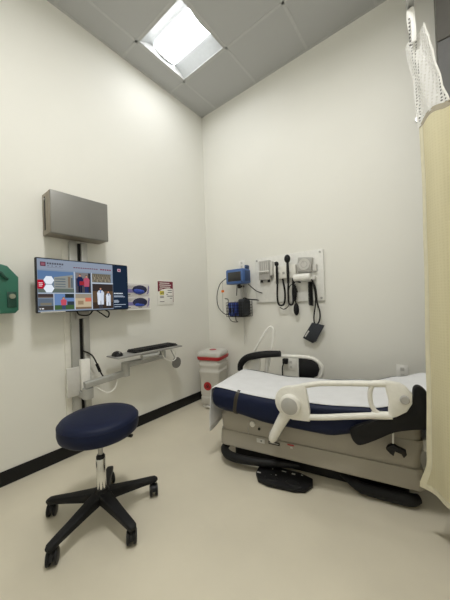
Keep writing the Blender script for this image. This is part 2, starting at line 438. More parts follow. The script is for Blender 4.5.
obj('tray', MB().box((.075, -1.465, .770), (.275, -.735, .784), .005), mat('tray_grey', (.30, .295, .28), .45), t)
obj('palm_rest', MB().box((.255, -1.30, .7845), (.272, -.78, .790), .002), GREYP, t)
obj('mouse_disc', MB().cyl((.2, -.765, .60), (.212, -.765, .60), .058, seg=32), mat('disc_grey', (.17, .165, .155), .5), t, label='round grey disc at the end of the arm')
obj('disc_stem', MB().tube([(.206, -.775, .64), (.206, -.81, .70), (.206, -.85, .772)], .006, 8, 5), SILVER, t)
obj('cable', MB().tube([(.2, -.96, .76), (.22, -.93, .68), (.24, -.86, .64), (.24, -.80, .66), (.22, -.80, .735), (.2, -.88, .76)], .0055, 6, 8), WHITE, t, label='white cable loop')
obj('cable', MB().tube([(.052, -1.655, .86), (.07, -1.58, .80), (.09, -1.52, .64), (.12, -1.50, .60)], .006, 6, 8).tube([(.079, -1.553, .73), (.088, -1.53, .66)], .013, 8), RUBBER, t, label='black cable with a thick plug')
obj('cable', MB().tube([(.14, -1.60, .56), (.17, -1.52, .49), (.16, -1.44, .50), (.15, -1.40, .59)], .006, 6, 8), WHITE, t)

t = thing('keyboard', (.2, -1.03, .784), 'black computer keyboard lying on the wall arm tray', 'keyboard')
obj('case', MB().box((.085, -1.27, .7845), (.245, -.775, .802), .006), BLACK, t)
kb = MB()
for i in range(5):
    for k in range(17):
        kb.box((.093+.029*i, -1.262+.0285*k, .802), (.093+.029*i+.024, -1.262+.0285*k+.024, .811), .003, 1)
o = obj('keys', kb, BLKSOFT, t)
t = thing('computer_mouse', (.2, -1.41, .784), 'black computer mouse on the left end of the keyboard tray', 'mouse')
g = MB(); R = []
for k in range(7):
    a = k/6*PI/2; R.append([(.175+x*math.cos(a)+0, -1.415+y*math.cos(a), .7845+.042*math.sin(a)) for x, y in [(p[0]+.0001, p[1]) for p in rrect(.055, .04, .035)]])
g.rings(R[:-1]); obj('shell', g, BLACK, t)
obj('scroll_wheel', MB().cyl((.21, -1.419, .815), (.21, -1.411, .815), .010, seg=14), GREYP, t)

# ------------------------------------------------------------------ glove boxes, sign, green case
for z0, nm, lab in ((1.316, 'top', 'upper of two glove boxes on the wall beside the screen'), (1.190, 'low', 'lower of two glove boxes on the wall beside the screen')):
    t = thing('glove_box', (.045, -1.125, z0), lab, 'glove box', 'glove boxes on the wall')
    obj('carton', MB().box((.003, -1.255, z0), (.09, -.995, z0+.124), .004), BOXW, t)
    b = MB(); b.box((.0902, -1.253, z0+.035), (.0908, -1.10, z0+.07))
    for k in range(4): b.poly([(.0908, -1.035+.008*k, z0+.02+.02*k), (.0908, -1.02+.008*k, z0+.02+.02*k), (.0908, -1.00, z0+.045+.02*k), (.0908, -1.012, z0+.048+.02*k)])
    b.open = True; obj('purple_print', b, PURPLE, t)
    for a, c, q, r in ((-1.245, -1.15, .098, .101), (-1.245, -1.17, .088, .091), (-1.245, -1.19, .078, .081), (-1.24, -1.215, .012, .02), (-1.13, -1.09, .012, .018)):
        obj('print_line', MB().box((.0902, a, z0+q), (.0907, c, z0+r)), INK, t)
    ell = lambda x, sy, sz, cy, cz: [(x, cy+sy*math.cos(2*PI*k/24), cz+sz*math.sin(2*PI*k/24)) for k in range(24)]
    op = MB(); op.rings([ell(.0901, .080, .044, -1.105, z0+.066), ell(.0915, .078, .042, -1.115, z0+.064)]); obj('opening', op, mat('opening_dark', (.01, .012, .05), .6), t)
    gl = MB()
    if nm == 'top':
        gl.sphere((.094, -1.125, z0+.045), .055, (.28, 1, .42)); gl.sphere((.096, -1.09, z0+.045), .03, (.4, 1, .6)); gl.sphere((.097, -1.15, z0+.055), .028, (.4, 1.2, .6))
    else:
        gl.sphere((.092, -1.115, z0+.038), .055, (.16, 1, .22)); gl.sphere((.093, -1.14, z0+.042), .03, (.2, 1, .5))
    obj('glove', gl, GLOVEB, t, label='blue gloves showing in the opening')
t = thing('glove_box_rack', (.05, -1.125, 1.178), 'white wall rack holding the two glove boxes', 'rack')
obj('frame', MB().box((.0005, -1.262, 1.180), (.0028, -.988, 1.445)).box((.0028, -1.262, 1.180), (.094, -.988, 1.1895), .002).box((.0028, -.9945, 1.19), (.094, -.988, 1.30), .001), WHITE, t)

t = thing('wall_sign', (.004, -.717, 1.22), 'small white and maroon notice on the wall right of the glove boxes', 'sign')
obj('board', MB().box((.0005, -.832, 1.222), (.006, -.604, 1.492), .002), WHITE, t)
b = MB(); n = 12; x = .0064
ptsy = [-.826+.216*k/n for k in range(n+1)]
b.poly([(x, -.826, 1.486), (x, -.610, 1.486)]+[(x, y, 1.402-.035*((-.610-y)/.216)**2-.012*math.sin(PI*(-.610-y)/.216)*-1) for y in ptsy[::-1]]); b.open = True
obj('maroon_band', b, MAROON, t)
b = MB()
for k, (a, c) in enumerate(((-.80, -.66), (-.805, -.64), (-.80, -.65), (-.805, -.76))): obj('white_writing', MB().box((.0066, a, 1.462-.022*k), (.0070, c, 1.470-.022*k)), WHITE, t)
obj('yellow_square', MB().box((.0062, -.80, 1.335), (.0068, -.742, 1.378)), YELLOW, t)
for a, c, z in ((-.785, -.772, 1.358), (-.762, -.75, 1.368)): obj('dark_mark', MB().box((.0069, a, 1.345), (.0073, c, z)), INK, t)
b = MB()
for a, c, z in ((-.69, -.63, 1.382), (-.69, -.63, 1.358), (-.71, -.685, 1.335), (-.70, -.62, 1.315), (-.66, -.63, 1.29), (-.80, -.745, 1.30), (-.80, -.745, 1.315), (-.80, -.74, 1.254)): obj('grey_writing', MB().box((.0062, a, z), (.0067, c, z+.008)), INK, t)
obj('maroon_edge', MB().box((.0062, -.614, 1.25), (.0067, -.608, 1.40)), MAROON, t)

t = thing('equipment_case', (.07, -2.26, 1.2), 'dark green plastic carrying case hung on the wall left of the screen', 'case')
def yz(P, x): return [(x, a, b) for a, b in P]
out = [(-2.40, 1.20), (-2.125, 1.20), (-2.105, 1.222), (-2.102, 1.448), (-2.162, 1.522), (-2.20, 1.532), (-2.34, 1.532), (-2.375, 1.522), (-2.435, 1.448), (-2.432, 1.222)]
obj('shell', MB().prism(yz(out, .0345), (.115, 0, 0), .012), GREEN, t)
obj('hanger', MB().box((.0005, -2.36, 1.26), (.034, -2.18, 1.46), .004), GREYP, t)
obj('handle', MB().tube([(.1505, -2.215, 1.478), (.165, -2.20, 1.47), (.165, -2.185, 1.445), (.1505, -2.165, 1.43)], .009, 8, 5).tube([(.1505, -2.345, 1.478), (.165, -2.30, 1.492), (.165, -2.24, 1.492), (.1505, -2.215, 1.478)], .011, 8, 5), GREEND, t, label='dark moulded carrying handle')
obj('side_panel', MB().box((.1502, -2.17, 1.24), (.156, -2.118, 1.345), .004), GREEND, t)
obj('latch', MB().cyl((.156, -2.143, 1.315), (.166, -2.143, 1.315), .017, seg=20), mat('latch_grey', (.25, .27, .2), .5), t, label='round grey latch')

# ------------------------------------------------------------------ back wall
def outlet(name, cx, cz, w, h, label, cat='outlet', switch=False):
    t = thing(name, (cx, 0, cz-h/2), label, cat)
    obj('plate', MB().box((cx-w/2, -.007, cz-h/2), (cx+w/2, -.0005, cz+h/2), .003), WHITE, t)
    for dx in (-.2, .2) if w > h else (0,):
        for dz in ((0,) if w > h else (-.22, .22)):
            obj('socket', MB().box((cx+dx*w-.014, -.0095, cz+dz*h-.014), (cx+dx*w+.014, -.0072, cz+dz*h+.014), .002), LGREY, t)
    return t
outlet('wall_outlet', 2.160, .588, .082, .118, 'white outlet plate low on the back wall next to the curtain')
t = outlet('wall_outlet', 1.165, .535, .118, .118, 'double white outlet plate behind the far table rail with a plugged-in black adapter')
t2 = thing('power_adapter', (1.095, -.03, .50), 'black power adapter plugged in behind the far rail of the table', 'adapter')
obj('body', MB().box((1.09, -.06, .545), (1.14, -.010, .60), .006), BLACK, t2)
obj('cord', MB().tube([(1.098, -.045, .548), (1.085, -.05, .50), (1.082, -.045, .42), (1.08, -.04, .30), (1.08, -.03, .12)], .007, 6, 8), RUBBER, t2)
outlet('wall_outlet', .573, 1.672, .085, .105, 'white outlet plate on the back wall just above the blue monitor')

# patient monitor on its wall pole
t = thing('monitor_mount', (.585, -.03, .72), 'slim grey pole bracket on the back wall under the blue monitor', 'bracket')
obj('plate', MB().box((.545, -.016, 1.22), (.635, -.0005, 1.585), .004), LGREY, t)
obj('pole', MB().cyl((.60, -.05, 1.24), (.60, -.05, 1.42), .012), STEEL, t)
obj('arm', MB().box((.59, -.09, 1.395), (.61, -.0165, 1.42), .004).cyl((.60, -.11, 1.385), (.60, -.11, 1.43), .019, seg=18), RUBBER, t)
obj('cable', MB().tube([(.60, -.03, 1.24), (.595, -.03, 1.0), (.588, -.025, .72)], .006, 6, 8), LGREY, t)
t = thing('patient_monitor', (.615, -.14, 1.425), 'blue vital signs monitor with a dark screen on the back wall', 'monitor')
out = [(.49, 1.432), (.718, 1.432), (.732, 1.45), (.732, 1.585), (.72, 1.602), (.498, 1.602), (.484, 1.585), (.484, 1.45)]
obj('casing', MB().prism([(a, -.06, b) for a, b in out], (0, -.155, 0), .014), BLUEM, t)
obj('screen', MB().box((.518, -.2175, 1.462), (.70, -.2145, 1.568), .001), SCREEND, t, label='dark screen')
obj('handle', MB().box((.70, -.14, 1.60), (.725, -.07, 1.645), .008), BLUED, t)
obj('knob', MB().cyl((.716, -.2145, 1.45), (.716, -.224, 1.45), .010, seg=14), BLUED, t)
obj('port', MB().box((.4745, -.15, 1.465), (.4835, -.10, 1.52), .002), BLACK, t)
obj('side_vent', MB().box((.7325, -.18, 1.46), (.7345, -.08, 1.58), .001), BLUED, t)
t = thing('sensor_cable', (.33, -.05, 1.07), 'black cable looping far out to the left of the blue monitor', 'cable')
c = MB().tube([(.468, -.12, 1.50), (.40, -.10, 1.515), (.27, -.07, 1.45), (.20, -.05, 1.30), (.225, -.05, 1.16), (.33, -.05, 1.075), (.40, -.07, 1.09), (.45, -.08, 1.13)], .005, 6, 10)
obj('lead', c, RUBBER, t)
t = thing('sensor_cable', (.79, -.06, 1.31), 'short black cable curving down right from the blue monitor', 'cable')
obj('lead', MB().tube([(.72, -.10, 1.425), (.75, -.08, 1.39), (.80, -.05, 1.34), (.86, -.03, 1.315)], .005, 6, 8), RUBBER, t)
t = thing('sensor_cable', (.5, -.07, .98), 'black cable hanging in a loop below the wire basket', 'cable')
obj('lead', MB().tube([(.47, -.225, 1.27), (.42, -.10, 1.25), (.385, -.08, 1.12), (.42, -.06, 1.0), (.52, -.06, .985), (.60, -.20, 1.02), (.62, -.225, 1.10)], .005, 6, 10), RUBBER, t)
t = thing('sensor_cable', (.585, -.13, 1.30), 'short black cable dropping from the middle of the blue monitor into the basket', 'cable')
obj('lead', MB().tube([(.60, -.15, 1.425), (.585, -.14, 1.37), (.57, -.13, 1.30)], .005, 6, 6), RUBBER, t)
t = thing('probe_wire', (.29, -.03, 1.08), 'thin wire with an orange tag hanging left of the blue monitor', 'wire')
obj('wire', MB().tube([(.47, -.09, 1.52), (.34, -.05, 1.52), (.292, -.04, 1.46), (.287, -.04, 1.30), (.284, -.04, 1.08)], .0028, 6, 8), GREYP, t)
obj('tag', MB().box((.272, -.048, 1.352), (.312, -.036, 1.382), .004), ORANGE, t, label='orange tag')

t = thing('wire_basket', (.59, -.09, 1.05), 'black wire basket holding blue cuffs under the monitor', 'basket')
b = MB(); x0, x1, y0, y1, z0, z1 = .465, .71, -.20, -.02, 1.055, 1.24
for k in range(9):
    x = x0+(x1-x0)*k/8; b.tube([(x, y0, z1-.02), (x, y0, z0), (x, y1, z0), (x, y1, z1)], .0028, 5)
for k in range(6):
    z = z0+(z1-.02-z0)*k/5; b.tube([(x0, y1, z), (x0, y0, z), (x1, y0, z), (x1, y1, z)], .0028, 5); b.tube([(x0, y1, z), (x1, y1, z)], .0028, 5)
obj('wires', b, RUBBER, t)
t = thing('blood_pressure_cuff', (.55, -.11, 1.06), 'folded blue cuff lying in the left half of the wire basket', 'cuff')
obj('cuff', MB().box((.475, -.185, 1.06), (.60, -.05, 1.225), .022, 3), mat('cuff_blue', (.02, .045, .25), .6, 0, .2, 30), t)
obj('label', MB().box((.50, -.1885, 1.10), (.565, -.1855, 1.15)), BLACK, t); obj('strap', MB().tube([(.535, -.187, 1.20), (.545, -.19, 1.14), (.54, -.187, 1.08)], .008, 6, 5), mat('cuff_light_blue', (.1, .17, .45), .6), t)
t = thing('blood_pressure_cuff', (.65, -.11, 1.06), 'black cuff lying in the right half of the wire basket', 'cuff')
obj('cuff', MB().box((.615, -.18, 1.062), (.70, -.04, 1.258), .022, 3), GREYCUFF, t)
obj('hose', MB().tube([(.65, -.12, 1.255), (.69, -.14, 1.268), (.74, -.13, 1.25), (.81, -.06, 1.24)], .007, 6, 6), RUBBER, t)

# white board with diagnostic instruments
t = thing('instrument_board', (1.16, -.02, 1.2), 'white wall board carrying diagnostic instruments above the table', 'board')
obj('panel', MB().box((.77, -.024, 1.207), (1.553, -.010, 1.716), .004), mat('board_white', (.79, .785, .75), .25), t)
for x, z in ((.80, 1.235), (1.523, 1.235), (.80, 1.688), (1.523, 1.688)):
    obj('standoff', MB().cyl((x, -.0005, z), (x, -.030, z), .011, seg=16), STEEL, t)
t = thing('specula_dispenser', (.92, -.05, 1.445), 'grey ribbed dispenser box at the left end of the white board', 'dispenser')
obj('body', MB().box((.855, -.085, 1.458), (.99, -.0245, 1.672), .008), GREYP, t)
for k in range(5): obj('tube', MB().cyl((.872+.025*k, -.092, 1.53), (.872+.025*k, -.092, 1.66), .009, seg=10), LGREY, t)
obj('front_bar', MB().box((.858, -.104, 1.545), (.987, -.086, 1.556), .002), WHITE, t)
obj('side_plate', MB().box((.9905, -.075, 1.50), (1.02, -.0245, 1.655), .004), LGREY, t)
for x in (.875, .965): obj('drop_tube', MB().cyl((x, -.06, 1.43), (x, -.06, 1.457), .014, seg=12), BLACK, t)
t = thing('diagnostic_transformer', (1.15, -.05, 1.45), 'cream wall transformer with two instrument cradles on the white board', 'transformer')
obj('body', MB().box((1.035, -.075, 1.455), (1.285, -.0245, 1.59), .008), CREAM, t)
for x in (1.088, 1.212): obj('cradle', MB().box((x-.028, -.0822, 1.515), (x+.028, -.0755, 1.55), .003), WHITE, t)
obj('switch', MB().box((1.14, -.0785, 1.50), (1.165, -.0755, 1.525), .001), GREYP, t)
def scope(x, top, label, name, head, cordpts):
    t = thing(name, (x, -.10, 1.45), label, 'instrument')
    obj('handle', MB().tube([(x, -.098, 1.40), (x, -.098, 1.52), (x, -.098, top-.05)], [.013, .015, .012], 14), BLACK, t)
    h = MB()
    if head == 'small': h.sphere((x, -.10, top-.025), .022, (1, 1.1, 1.2)); h.cyl((x, -.10, top-.02), (x, -.14, top-.015), .014, .005, 14)
    else: h.sphere((x, -.10, top-.02), .033, (1, .8, 1.35)); h.cyl((x, -.11, top-.02), (x, -.128, top-.02), .018, .018, 16)
    obj('head', h, BLACK, t)
    obj('cord', MB().tube(cordpts, .010, 8, 10), RUBBER, t, label='coiled black cord')
scope(1.088, 1.638, 'black otoscope with the smaller head, left of the pair on the cream base', 'otoscope', 'small',
      [(1.088, -.098, 1.40), (1.08, -.095, 1.28), (1.085, -.09, 1.195), (1.115, -.085, 1.17), (1.15, -.08, 1.195), (1.158, -.07, 1.30), (1.135, -.06, 1.44), (1.13, -.06, 1.454)])
scope(1.212, 1.672, 'black ophthalmoscope with the larger round head, right of the pair on the cream base', 'ophthalmoscope', 'big',
      [(1.212, -.098, 1.40), (1.205, -.095, 1.28), (1.205, -.09, 1.20), (1.225, -.085, 1.175), (1.25, -.08, 1.20), (1.247, -.07, 1.32), (1.25, -.06, 1.452)])
t = thing('pressure_gauge', (1.375, -.05, 1.5), 'square grey wall gauge with a round dial on the white board', 'gauge')
Mr = Matrix.Translation((1.378, 0, 1.575)) @ Matrix.Rotation(math.radians(7), 4, 'Y')
b = MB(); b.box((-.074, -.072, -.072), (.074, -.0245, .074), .008, 2, Mr); obj('case', b, GREYP, t)
b = MB(); b.lathe([(.058, -.0725), (.058, -.078), (.052, -.079), (.05, -.0755), (0, -.0755)], (1.378, 0, 1.578), 'Y'); obj('dial', b, LGREY, t)
b = MB(); b.tube([(1.378+.032*math.cos(k*PI/12), -.0762, 1.578+.032*math.sin(k*PI/12)) for k in range(24)], .003, 6, 0, True); b.tube([(1.374, -.0775, 1.588), (1.365, -.0775, 1.615)], .0022, 6); obj('dial_marking', b, GREYP, t)
obj('mount', MB().box((1.455, -.06, 1.50), (1.495, -.0245, 1.57), .005), LGREY, t)
t = thing('cover_dispenser', (1.36, -.10, 1.41), 'white horizontal cylinder mounted just below the square gauge', 'dispenser')
obj('cylinder', MB().lathe([(.0, -.085), (.030, -.085), (.036, -.079), (.036, .079), (.030, .085), (0, .085)], (1.362, -.098, 1.447), 'X', 24), WHITE, t)
obj('bracket', MB().box((1.34, -.064, 1.43), (1.39, -.0245, 1.465), .003), LGREY, t)
obj('end_bracket', MB().box((1.4475, -.075, 1.415), (1.482, -.0245, 1.45), .005), LGREY, t)
t = thing('inflation_bulb', (1.27, -.06, 1.06), 'black rubber squeeze bulb hanging on its tube below the white board', 'bulb')
obj('bulb', MB().lathe([(.006, .075), (.014, .065), (.026, .035), (.029, .0), (.024, -.03), (.012, -.05), (.005, -.055)], (1.268, -.05, 1.118), 'Z', 18), BLKSOFT, t)
obj('tube', MB().tube([(1.33, -.06, 1.40), (1.28, -.075, 1.412), (1.255, -.075, 1.37), (1.262, -.07, 1.30), (1.268, -.055, 1.19)], .008, 8, 8).tube([(1.25, -.08, 1.39), (1.215, -.08, 1.36), (1.19, -.07, 1.26), (1.19, -.06, 1.17), (1.13, -.05, 1.13), (1.08, -.045, 1.15)], .005, 8, 8), RUBBER, t)
cp = []
for k in range(61):
    a = k/60; cp.append((1.262+.05*a*(1 if a < .5 else 1-a)+.014*math.cos(k*1.4), -.075+.014*math.sin(k*1.4), 1.38-.165*a))
obj('coil', MB().tube(cp, .006, 6), RUBBER, t)
t = thing('hanging_cuff', (1.44, -.04, .80), 'dark grey arm cuff hanging by its hose at the lower right of the white board', 'cuff')
b = MB()
def quadp(P, y, th, bv): b.prism([(a, y, z) for a, z in P], (0, -th, 0), bv)
quadp([(1.335, .843), (1.430, .992), (1.550, .968), (1.458, .803)], -.045, .022, .006)
quadp([(1.318, .832), (1.350, .862), (1.462, .812), (1.420, .785)], -.02, .02, .006)
obj('cuff', b, GREYCUFF, t)
obj('label', MB().prism([(a, -.0675, z) for a, z in [(1.352, .855), (1.392, .915), (1.404, .908), (1.364, .848)]], (0, -.001, 0)), LGREY, t)
obj('hose', MB().tube([(1.455, -.055, .965), (1.452, -.06, 1.05), (1.475, -.06, 1.2), (1.472, -.07, 1.33), (1.455, -.075, 1.405), (1.43, -.075, 1.425)], .0075, 8, 8).tube([(1.475, -.055, .965), (1.505, -.055, 1.02), (1.51, -.055, 1.10), (1.488, -.06, 1.20), (1.485, -.07, 1.32), (1.46, -.08, 1.408)], .0075, 8, 8), RUBBER, t)
cp = [(1.425+.02*math.cos(k*1.25), -.05+.018*math.sin(k*1.25), 1.40-.0026*k) for k in range(92)]
obj('coil', MB().tube(cp, .0055, 6), RUBBER, t, label='coiled black hose')

# ------------------------------------------------------------------ waste bin in the corner
BR = math.radians(16)
t = thing('waste_bin', (.285, -.26, 0), 'light grey waste bin with a red liner rim and red label, standing in the corner', 'bin', None, BR)
def bpart(name, mb, m_, label=None): return obj(name, mb, m_, t, True, label)
def rr(hx, hy, r, z): return [(a, b, z) for a, b in rrect(hx, hy, r, 5)]
R = []
prof = [(.040, .112, .112), (.055, .122, .124), (.13, .124, .126), (.135, .118, .122), (.15, .118, .122), (.155, .125, .127), (.40, .129, .131), (.410, .136, .136), (.438, .137, .137), (.448, .129, .131), (.480, .130, .132), (.490, .137, .138), (.518, .138, .139), (.528, .130, .132), (.585, .132, .134)]
for z, a, c in prof: R.append(rr(a, c, .035, z))
bpart('body', MB().rings(R), BINW)
bpart('liner', MB().rings([rr(.134, .136, .035, .558), rr(.148, .149, .04, .566), rr(.152, .153, .04, .596), rr(.140, .145, .035, .600)]), RED, 'red liner rim under the lid')
bpart('lid', MB().rings([rr(.140, .145, .04, .600), rr(.145, .150, .042, .606), rr(.145, .150, .042, .640), rr(.136, .141, .04, .655), rr(.06, .06, .03, .663)]), BINW)
bpart('lid_mark', MB().lathe([(.0, .6632), (.042, .6632), (.042, .6662), (0, .6662)], (0, 0, 0)), RED, 'red oval on the lid')
LC = (-.022, .262)
bpart('label_disc', MB().lathe([(0, -.1265), (.049, -.1265), (.049, -.1325), (0, -.1325)], (LC[0], 0, LC[1]), 'Y'), RED, 'round red warning label')
b = MB()
for k in range(3):
    a = PI/2+k*2*PI/3; cx, cz = LC[0]+.014*math.cos(a), LC[1]+.014*math.sin(a)
    b.tube([(cx+.012*math.cos(q*PI/6), -.1335, cz+.012*math.sin(q*PI/6)) for q in range(12)], .0026, 5, 0, True)
b.tube([(LC[0]+.012*math.cos(q*PI/6), -.1335, LC[1]+.012*math.sin(q*PI/6)) for q in range(12)], .0018, 5, 0, True)
bpart('warning_symbol', b, BLACK)
for sx in (-1, 1):
    for sy in (-1, 1):
        bpart('foot', MB().box((sx*.085-.024, sy*.085-.024, 0), (sx*.085+.024, sy*.085+.024, .0395), .006), BINW)
bpart('step', MB().box((-.05, -.150, .020), (.05, -.110, .038), .005), BINW)

# ------------------------------------------------------------------ stool
SC = Vector((.834, -1.903, 0))
t = thing('rolling_stool', SC, 'round navy stool on a black five-star castor base', 'stool')
obj('seat', MB().lathe([(0, .482), (.162, .482), (.194, .488), (.211, .502), (.217, .526), (.216, .562), (.206, .582), (.188, .591), (.13, .595), (0, .597)], SC, seg=64), NAVY, t)
obj('piping', MB().tube([SC+Vector((.2145*math.cos(k*PI/32), .2145*math.sin(k*PI/32), .566)) for k in range(64)], .0028, 6, 0, True), NAVY, t)
obj('seat_plate', MB().box(SC+Vector((-.09, -.09, .466)), SC+Vector((.09, .09, .4815)), .004), BLACK, t)
obj('lever', MB().tube([SC+Vector((.02, .02, .464)), SC+Vector((.09, .09, .461)), SC+Vector((.14, .12, .458))], [.009, .010, .014], 10, 4, flat=.6), BLACK, t)
obj('gas_rod', MB().cyl(SC+Vector((0, 0, .355)), SC+Vector((0, 0, .466)), .0135), STEEL, t)
obj('column', MB().lathe([(0, .15), (.026, .15), (.026, .335), (.023, .34), (0, .34)], SC), CHROME, t, label='chrome column')
obj('collar', MB().lathe([(0, .34), (.0245, .34), (.0245, .352), (.018, .362), (0, .362)], SC), BLACK, t)
obj('hub', MB().lathe([(0, .095), (.040, .095), (.046, .11), (.042, .15), (.032, .168), (0, .168)], SC), BLACK, t)
R5 = .305
for k in range(5):
    a = math.radians(-72+72*k); d = Vector((math.cos(a), math.sin(a), 0)); s = Vector((-d.y, d.x, 0))
    R = []
    for q, w, z0, z1 in ((.02, .036, .098, .155), (.10, .031, .094, .142), (.20, .026, .088, .125), (.29, .023, .082, .112), (.318, .021, .080, .107), (.330, .012, .084, .100)):
        hz = (z1-z0)/2; R.append([SC+d*q+s*x+Vector((0, 0, (z0+z1)/2+y)) for x, y in rrect(w, hz, .009, 3)])
    obj('leg', MB().rings(R), BLKSOFT, t)
    ca = a+math.radians((40, -35, 75, 20, 110)[k]); cdv = Vector((math.cos(ca), math.sin(ca), 0)); ax = Vector((-cdv.y, cdv.x, 0))
    P = SC+d*R5
    cas = MB().cyl(P+Vector((0, 0, .060)), P+Vector((0, 0, .083)), .011, seg=14)
    hood = []
    for q in range(9):
        an = q/8*PI*.95; hood.append(P-cdv*.010+cdv*(.037*math.cos(an))+Vector((0, 0, .036+.036*math.sin(an))))
    cas.rings([[h-ax*.008 for h in hood], [h+ax*.008 for h in hood]], True, True, True)
    o = obj('castor', cas, BLACK, t)
    wh = MB()
    for sgn in (-1, 1):
        c0 = P-cdv*.010+Vector((0, 0, .035)); i0 = c0+ax*sgn*.0082
        wh.tube([i0, i0+ax*sgn*.003, i0+ax*sgn*.014, i0+ax*sgn*.0175], [.032, .035, .035, .027], 24)
    obj('wheel', wh, BLACK, o)

# ------------------------------------------------------------------ exam table (own axes: u along the table, v towards the wall)
BA = math.radians(11)
TB = thing('exam_table', (1.04, -1.057, 0), 'beige powered examination table with navy upholstery and white side rails', 'examination table', None, BA)
def part(name, mb, mats, parent=TB, label=None, **k): return obj(name, mb, mats, parent, True, label, **k)
def lerp(pts, u):
    if u <= pts[0][0]: return pts[0][1]
    for (a, x), (b, y) in zip(pts[:-1], pts[1:]):
        if u <= b:
            q = (u-a)/(b-a); q = q*q*(3-2*q); return x+(y-x)*q
    return pts[-1][1]
TOPZ = [(-.05, .572), (.0, .578), (.45, .548), (.75, .556), (1.05, .580), (1.25, .628), (1.40, .668), (1.52, .668)]
BOTZ = [(-.05, .425), (.1, .398), (.45, .362), (.8, .358), (.98, .40), (1.15, .475), (1.5, .49)]
V0, V1 = -.085, .575
UEND = 1.50
def ring_u(u, k=1.0, kz=1.0):
    zt, zb = lerp(TOPZ, u), lerp(BOTZ, u); zc = (zt+zb)/2; hz = (zt-zb)/2*kz; vc = (V0+V1)/2; hv = (V1-V0)/2*k
    return [(u, vc+a, zc+b) for a, b in rrect(hv, hz, .062*min(k, kz), 7)]
R = []
for du, k, kz in ((-.030, .84, .45), (-.028, .90, .62), (-.021, .95, .78), (-.009, .98, .91), (.008, .995, .98)): R.append(ring_u(du, k, kz))
n = 34
for i in range(n+1): R.append(ring_u(.03+(UEND-.05)*i/n))
R.append(ring_u(UEND, .95, .8))
part('mattress', MB().rings(R), NAVY, label='navy padded mattress')
# strap round the foot of the mattress
R = []
for u in (.178, .181, .203, .206):
    g = .003 if u in (.181, .203) else .0005
    zt, zb = lerp(TOPZ, u)+g, lerp(BOTZ, u)-g; zc = (zt+zb)/2; hz = (zt-zb)/2
    R.append([(u-.03*(hz-b)/(2*hz), (V0+V1)/2+a, zc+b) for a, b in rrect((V1-V0)/2+g, hz, .064, 7)])
part('strap', MB().rings(R, False, False), OLIVE, label='olive strap around the foot end')
# shell
def shell_ring(z, u0, u1, v0, v1, r=.05): return [((u0+u1)/2+a, (v0+v1)/2+b, z) for a, b in rrect((u1-u0)/2, (v1-v0)/2, r, 6)]
part('base_cover', MB().rings([shell_ring(.118, -.004, 1.30, -.002, .50, .04), shell_ring(.125, -.010, 1.306, -.008, .506, .045), shell_ring(.214, -.006, 1.302, -.004, .502, .045), shell_ring(.234, -.002, 1.298, .0, .498, .045)]), SHELL, label='lower beige cover')
part('upper_cover', MB().rings([shell_ring(.234, .004, 1.290, .010, .49, .045), shell_ring(.30, .0, 1.29, .004, .494, .045), shell_ring(.352, .0, 1.30, -.004, .50, .045), shell_ring(.395, .04, 1.31, .01, .49, .045)]), SHELL)
part('head_support', MB().rings([shell_ring(.34, .62, 1.295, .012, .488, .045), shell_ring(.472, .95, 1.30, .014, .486, .045)]), SHELL)
part('base_frame', MB().rings([shell_ring(.0, .06, 1.24, .10, .40, .04), shell_ring(.117, .06, 1.24, .10, .40, .04)]), BLACK, label='black base under the covers')
sk = MB()
sk.tube([(.86, .09, .06), (.97, .02, .045), (1.08, .02, .042)], [.018, .032, .036], 14, 6)
sk.tube([(1.06, .02, .042), (1.22, .025, .042), (1.275, .05, .045)], [.036, .037, .024], 14, 6)
part('foot_skid', sk, BLKSOFT, label='black foot at the head end')
sk = MB(); sk.tube([(.01, .10, .07), (.02, .02, .075), (.09, -.045, .072), (.22, -.055, .072), (.42, -.02, .076), (.60, .03, .075)], [.024, .030, .033, .030, .026, .015], 14, 6)
part('foot_bumper', sk, BLKSOFT, label='black bumper at the foot end')
part('lock', MB().lathe([(0, .006), (.017, .004), (.020, 0), (.020, -.008), (.013, -.010), (.012, -.006), (0, -.006)], (.274, -.002, .319), 'Y'), CREAM)
part('button', MB().lathe([(0, .004), (.009, .002), (.009, -.006), (0, -.007)], (.325, -.003, .293), 'Y'), BLACK)
def sticker(name, u0, u1, z0, z1, m_, v=-.0105): return part(name, MB().box((u0, v, z0), (u1, v+.003, z1)), m_, smooth=False)
sticker('sticker', .305, .365, .196, .226, LGREY); o = sticker('label_plate', .395, .475, .204, .224, BLACK)
part('label_print', MB().box((.402, -.0115, .211), (.468, -.0106, .217)), GREYP, o)
sticker('red_mark', .53, .575, .222, .230, RED, -.0085); sticker('sticker', .55, .565, .205, .214, LGREY, -.0095); sticker('sticker', .335, .345, .205, .217, INK, -.0112)
part('panel_seam', MB().box((.235, .0005, .235), (.2375, .006, .345)), GREYP)

# near rail
VR = -.150
def P3(pts, v): return [(u, v, z) for u, z in pts]
rail = MB()
def arc(cu, cz, r, a0, a1, n=10): return [(cu+r*math.cos(math.radians(a0+(a1-a0)*k/n)), cz+r*math.sin(math.radians(a0+(a1-a0)*k/n))) for k in range(n+1)]
def lathev(mb, prof, u, z): return mb.lathe([(r, h) for r, h in prof], (u, 0, z), 'Y', 36)
hub = (.604, .570)
nr = MB()
plate = arc(.606, .578, .104, 88, 215, 14)+[(.548, .490), (.612, .472), (.715, .478), (.718, .54), (.710, .62), (.694, .705), (.65, .695)]
nr.prism(P3(plate, VR+.018), (0, -.036, 0), .010)
part('side_rail_plate', nr, CREAM)
b = MB()
b.tube([(.675, VR, .688), (.78, VR, .714), (.90, VR, .728), (1.0, VR, .738), (1.075, VR, .744)], .0165, 12, 6)
b.tube([(.69, VR, .498), (.80, VR, .515), (.92, VR, .540), (1.075, VR, .571)], .0175, 12, 6)
part('side_rail', b, CREAM, label='white tubular side rail')
b = MB()
